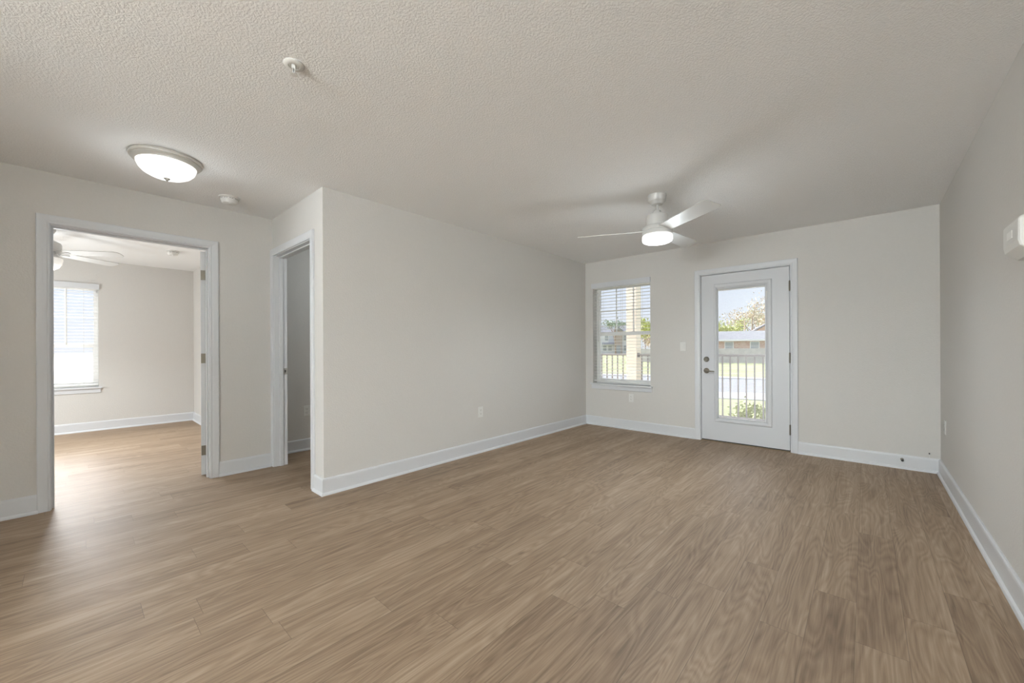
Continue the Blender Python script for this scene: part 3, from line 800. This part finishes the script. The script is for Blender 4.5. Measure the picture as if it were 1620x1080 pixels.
# ------------------------------------------------------------------ outdoors
GZ = -0.62
o = MB().box(-260, 200, -160, 420, GZ - 0.5, GZ).build('ground', M['grass']); tag(o, 'pale green lawn outside', 'lawn', kind='structure')
o = MB().box(-150, XBED - 1.2, -90, 9, GZ, GZ + 0.02).build('parking_ground', M['concrete']); tag(o, 'pale concrete paving outside the bedroom window', 'paving', kind='structure')
o = MB().box(XBED - 1.0, XR + 1.5, YF, 6.95, GZ, -0.02).build('porch_floor', M['concrete']); tag(o, 'concrete porch floor behind the glazed door', 'porch', kind='structure')
ST = math.radians(15)
def street(x0, x1, y0, y1, z0, z1):
    """strip laid along the street, which runs 15 degrees off the house front; y measured at x=-3.6"""
    c, s = math.cos(ST), math.sin(ST)
    mb = MB(); P = Vector((-3.6, 0, 0))
    def pt(a, b, z):
        return (P.x + a * c - 0 * s, b + a * s, z)
    ring = [pt(x0, y0, z0), pt(x1, y0, z0), pt(x1, y1, z0), pt(x0, y1, z0)]
    mb.poly_prism(ring, (0, 0, z1 - z0)); return mb
tag(street(-120, 90, 14.9, 17.1, GZ - 0.02, GZ + 0.03).build('sidewalk', M['concrete']), 'white sidewalk across the view behind the railing', 'sidewalk', kind='structure')
tag(street(-120, 90, 17.25, 25.0, GZ - 0.04, GZ + 0.012).build('road', M['asphalt']), 'grey street beyond the sidewalk', 'road', kind='structure')
tag(street(-120, 90, 25.0, 26.0, GZ - 0.02, GZ + 0.05).build('curb', M['concrete']), 'pale curb on the far side of the street', 'curb', kind='structure')
tag(street(-120, 90, 8.0, 9.2, GZ - 0.02, GZ + 0.03).build('mulch_bed', M['mulch']), 'brown mulch bed just beyond the porch railing', 'mulch bed', kind='structure')

# porch column, railing, porch roof
cl = empty('porch_column', (-3.105, 6.73, 0), 'square cream porch column behind the window', 'column')
MB().box(-0.095, 0.095, -0.095, 0.095, -0.02, 2.62).build('shaft', M['column'], cl, 0.006)
MB().box(-0.115, 0.115, -0.115, 0.115, -0.02, 0.18).build('base', M['column'], cl, 0.006)
MB().box(-0.115, 0.115, -0.115, 0.115, 2.48, 2.62).build('capital', M['column'], cl, 0.006)
def railing(x0, x1, label):
    r = empty('porch_railing', (x0, 6.70, 0), label, 'railing', 'porch railings')
    L_ = x1 - x0
    MB().box(0, L_, -0.025, 0.025, 1.012, 1.046).build('top_rail', M['rail'], r, 0.006)
    MB().box(0, L_, -0.014, 0.014, 0.070, 0.100).build('bottom_rail', M['rail'], r, 0.003)
    n = int(L_ / 0.1075); b0 = None
    for i in range(n + 1):
        if b0 is None:
            b = b0 = MB().box(-0.0095, 0.0095, -0.0095, 0.0095, 0.100, 1.012).build('baluster', M['rail'], r)
        else:
            b = b0.copy(); COL.objects.link(b); b.parent = r
        b.location = (0.06 + i * 0.1075, 0, 0)
    for x in (0.0, L_):
        MB().box(x - 0.012, x + 0.012, -0.035, 0.035, 0.985, 1.060).build('bracket', M['rail'], r, 0.003)
    return r
railing(-3.00, XR + 0.9, 'dark metal porch railing running behind the glazed door')
railing(-5.40, -3.21, 'dark metal porch railing left of the cream column')

# shrubs and trees: crown of many small leaf blades, trunk and branches
def tree(name, loc, h, cr, cz, lm, label, n=900, leaf=0.4, seed=0, group=None, branches=7, flat=0.8, trunk=0.02, cat='tree'):
    rnd = random.Random(seed)
    r = empty(name, loc, label, cat, group)
    t = MB(); tr = h * trunk
    top = Vector((rnd.uniform(-.05, .05) * h, rnd.uniform(-.05, .05) * h, h * 0.75))
    t.tube((0, 0, -0.05), tuple(top), tr, tr * 0.35, seg=8)
    tips = []
    for i in range(branches):
        a = rnd.uniform(0, 6.283); f = rnd.uniform(0.35, 0.9)
        s = top * f
        e = Vector((math.cos(a) * cr * rnd.uniform(.5, .95), math.sin(a) * cr * rnd.uniform(.5, .95), rnd.uniform(cz - cr * flat * .6, cz + cr * flat * .85)))
        t.tube(tuple(s), tuple(e), tr * 0.35, tr * 0.08, seg=6); tips.append(e)
        for j in range(2):
            e2 = e + Vector((rnd.uniform(-.3, .3) * cr, rnd.uniform(-.3, .3) * cr, rnd.uniform(.05, .35) * cr * min(1, flat * 1.25)))
            t.tube(tuple((s + e) / 2), tuple(e2), tr * 0.18, tr * 0.05, seg=5); tips.append(e2)
    t.build('trunk', M['bark'], r)
    c = MB()
    for i in range(n):
        p = rnd.choice(tips) if rnd.random() < 0.75 else Vector((0, 0, cz))
        q = Vector((rnd.gauss(0, 1), rnd.gauss(0, 1), rnd.gauss(0, flat))).normalized() * cr * 0.42 * rnd.random() ** 0.5
        if rnd.random() > 0.75: q *= 1.9
        p = p + q
        a = Vector((rnd.uniform(-1, 1), rnd.uniform(-1, 1), rnd.uniform(-1, 1))).normalized(); b_ = a.orthogonal().normalized()
        l = leaf * rnd.uniform(.6, 1.3); k = len(c.v)
        c.v += [tuple(p - a * l * .5), tuple(p + b_ * l * .3), tuple(p + a * l * .5), tuple(p - b_ * l * .3)]
        c.quad([k, k + 1, k + 2, k + 3])
    c.build('crown', lm, r)
    return r

# points outdoors are given as (picture column, distance along the view axis) so spacing follows sight lines
def at(u, depth):
    a = (u - 810) / 623.19
    p = (_F + _R * a) * depth
    return (p.x, p.y, GZ)
T = 'trees behind the brick house'
for i, (u, dpt, h, cr, lm, lb, n, lf_) in enumerate((
    (1126, 106, 7.6, 2.8, 'leafolive', 'olive tree at the left edge of the row behind the brick house', 900, .5),
    (1143, 82, 7.3, 2.5, 'leafyg', 'yellow-green tree second from the left behind the brick house', 1100, .42),
    (1157, 96, 8.6, 2.9, 'leafyg', 'broad yellow-green tree left of the utility pole', 1100, .45),
    (1171, 114, 12.2, 3.7, 'leaftan', 'half-bare tan tree right behind the utility pole', 520, .48),
    (1188, 85, 11.5, 3.4, 'leaftan', 'tallest half-bare tan tree behind the brick house', 560, .38),
    (1204, 103, 12.4, 3.8, 'leafolive', 'olive tree right of the tallest bare tree', 1000, .5),
    (1222, 78, 10.2, 3.0, 'leaftan', 'tan budding tree at the right edge of the row', 900, .42))):
    tree('broadleaf_tree', at(u, dpt), h, cr, h - cr * .9, M[lm], lb, n, lf_, 20 + i, T)
tree('pine_tree', at(974, 96), 8.4, 3.4, 7.3, M['leafdark'], 'dark pine rising above the townhouse beyond the window', 520, .45, 41, branches=8, flat=0.22)
tree('pine_tree', at(956, 128), 7.8, 2.0, 6.0, M['leafdark'], 'smaller dark pine left of the tall pine beyond the window', 260, .45, 42, branches=6, flat=0.22)
tree('broadleaf_tree', at(1022, 62), 5.4, 1.7, 4.6, M['leafyg'], 'bright yellow-green tree right of the porch column', 1500, .40, 43)
tree('broadleaf_tree', at(1036, 84), 7.2, 2.4, 3.2, M['leaftan'], 'tan budding tree low at the right side of the window', 900, .40, 44)
for i, (x, y, h, s) in enumerate(((-1.86, 9.1, 0.62, 52), (-1.45, 8.4, 0.92, 53))):
    lb = ('lower and farther of the two shrubs in the mulch bed beyond the railing', 'taller shrub in the mulch bed, at the right edge of the door glass')[i]
    tree('shrub', (x, y, GZ), h, 0.22, h * .62, M['leafshrub'], lb, 420, 0.075, s, 'shrubs in the mulch bed', branches=8, trunk=0.014, cat='shrub')

# wooden fence and brick house across the street (aligned with the street)
c15, s15 = math.cos(ST), math.sin(ST)
fc = Vector((-10.9, 48.2, GZ))
fe = empty('wooden_fence', fc, 'long weathered grey wooden privacy fence across the street', 'fence', rz=ST)
p0 = None
for i in range(-4, 10):
    if p0 is None:
        q = MB()
        for k in range(17):
            q.box(k * 0.143, k * 0.143 + 0.138, 0, 0.018, 0.03, 1.62 + (0.012 if k % 2 else 0))
        p = p0 = q.build('fence_panel', M['fence'], fe)
    else:
        p = p0.copy(); COL.objects.link(p); p.parent = fe
    p.location = (i * 2.44, 0, 0)
    if i == -4:
        po = pp0 = MB().box(-0.05, 0.05, 0.02, 0.12, 0, 1.7).build('fence_post', M['fence'], fe)
    else:
        po = pp0.copy(); COL.objects.link(po); po.parent = fe
    po.location = (i * 2.44, 0, 0)
def house_window(x, z, w, h, y, parent, m='darkglass'):
    f = MB().box(x - w / 2 - .09, x + w / 2 + .09, y - .06, y + .02, z - .09, z + h + .09)
    f = f.build('window_frame', M['wintrim'], parent)
    MB().box(x - w / 2, x + w / 2, y - .075, y - .055, z, z + h / 2 - .02).box(x - w / 2, x + w / 2, y - .075, y - .055, z + h / 2 + .02, z + h).build('pane', M[m], f)
hc = Vector((-14.2, 62.0, GZ))
hs = empty('brick_house', hc, 'long low brick house with a grey shingle roof beyond the fence', 'house', rz=ST)
MB().box(-8, 13, 0, 8, 0, 2.75).build('brick_wall', M['brick'], hs)
rf = MB(); rf.poly_prism([(-8.5, -0.6, 2.75), (-8.5, 8.6, 2.75), (-8.5, 4.0, 4.15)], (22, 0, 0)); rf.build('roof', M['roof'], hs)
MB().box(-8.6, 13.6, -0.68, -0.60, 2.62, 2.84).build('fascia', M['wintrim'], hs)
for x in (-6.5, -3.4, -0.2, 2.9, 6.0, 9.5):
    house_window(x, 1.35, 0.95, 1.1, 0, hs)
gh = empty('gabled_house', at(1224, 64), 'tan gabled house end showing at the right edge of the door glass', 'house', rz=ST)
MB().poly_prism([(-4.2, 0, 0), (4.2, 0, 0), (4.2, 0, 3.4), (0, 0, 5.9), (-4.2, 0, 3.4)], (0, 7, 0)).build('gable_wall', M['tanwall'], gh)
MB().poly_prism([(-4.7, -.3, 3.2), (0, -.3, 6.0), (4.7, -.3, 3.2), (4.7, -.3, 3.45), (0, -.3, 6.25), (-4.7, -.3, 3.45)], (0, 7.6, 0)).build('roof', M['roof'], gh)
up = empty('utility_pole', at(1178.5, 76), 'slim wooden utility pole in front of the trees', 'pole')
MB().tube((0, 0, 0), (0, 0, 7.0), 0.13, 0.10, seg=12).build('pole', M['wood'], up)
MB().box(-0.7, 0.7, -0.06, 0.06, 6.5, 6.62).build('crossarm', M['wood'], up)
# townhouses far beyond the window
th = empty('townhouse', at(968, 108), 'white two-storey townhouse with a brown bay, far beyond the window railing', 'house', rz=math.radians(28))
MB().box(-6.5, 4.6, 0, 9, 0, 6.0).build('house_wall', M['siding'], th)
MB().poly_prism([(-7.0, -.6, 6.0), (-7.0, 9.6, 6.0), (-7.0, 4.5, 8.2)], (12.1, 0, 0)).build('roof', M['roof'], th)
MB().box(-0.9, 0.7, -0.05, 0.03, 2.9, 5.9).build('blue_panel', M['sidingblue'], th)
MB().box(0.75, 2.7, -1.4, 0, 0, 6.3).build('brown_bay', M['brownpanel'], th)
MB().poly_prism([(0.45, -1.7, 6.3), (3.0, -1.7, 6.3), (1.72, -1.7, 7.3)], (0, 3, 0)).build('bay_roof', M['roof'], th)
MB().poly_prism([(-2.6, -1.5, 2.55), (0.7, -1.5, 2.55), (0.7, 0, 2.95), (-2.6, 0, 2.95)], (0, 0, 0.12)).build('porch_roof', M['roof'], th)
for x, z in ((-1.4, 3.7), (-1.9, 0.9), (-0.5, 0.9), (3.6, 3.7), (3.6, 0.9), (-4.6, 3.7), (-4.6, 0.9)):
    house_window(x, z, 0.9, 1.4, 0, th)
MB().box(1.2, 2.2, -1.46, -1.39, 0.1, 2.3).build('front_door', M['darkglass'], th)
dv = MB().poly_prism([(-16, 10.5, GZ), (-9.0, 11.5, GZ), (-16, 24, GZ), (-24, 24, GZ)], (0, 0, 0.035)).build('driveway', M['concrete']); tag(dv, 'white concrete driveway beyond the left railing', 'driveway', kind='structure')
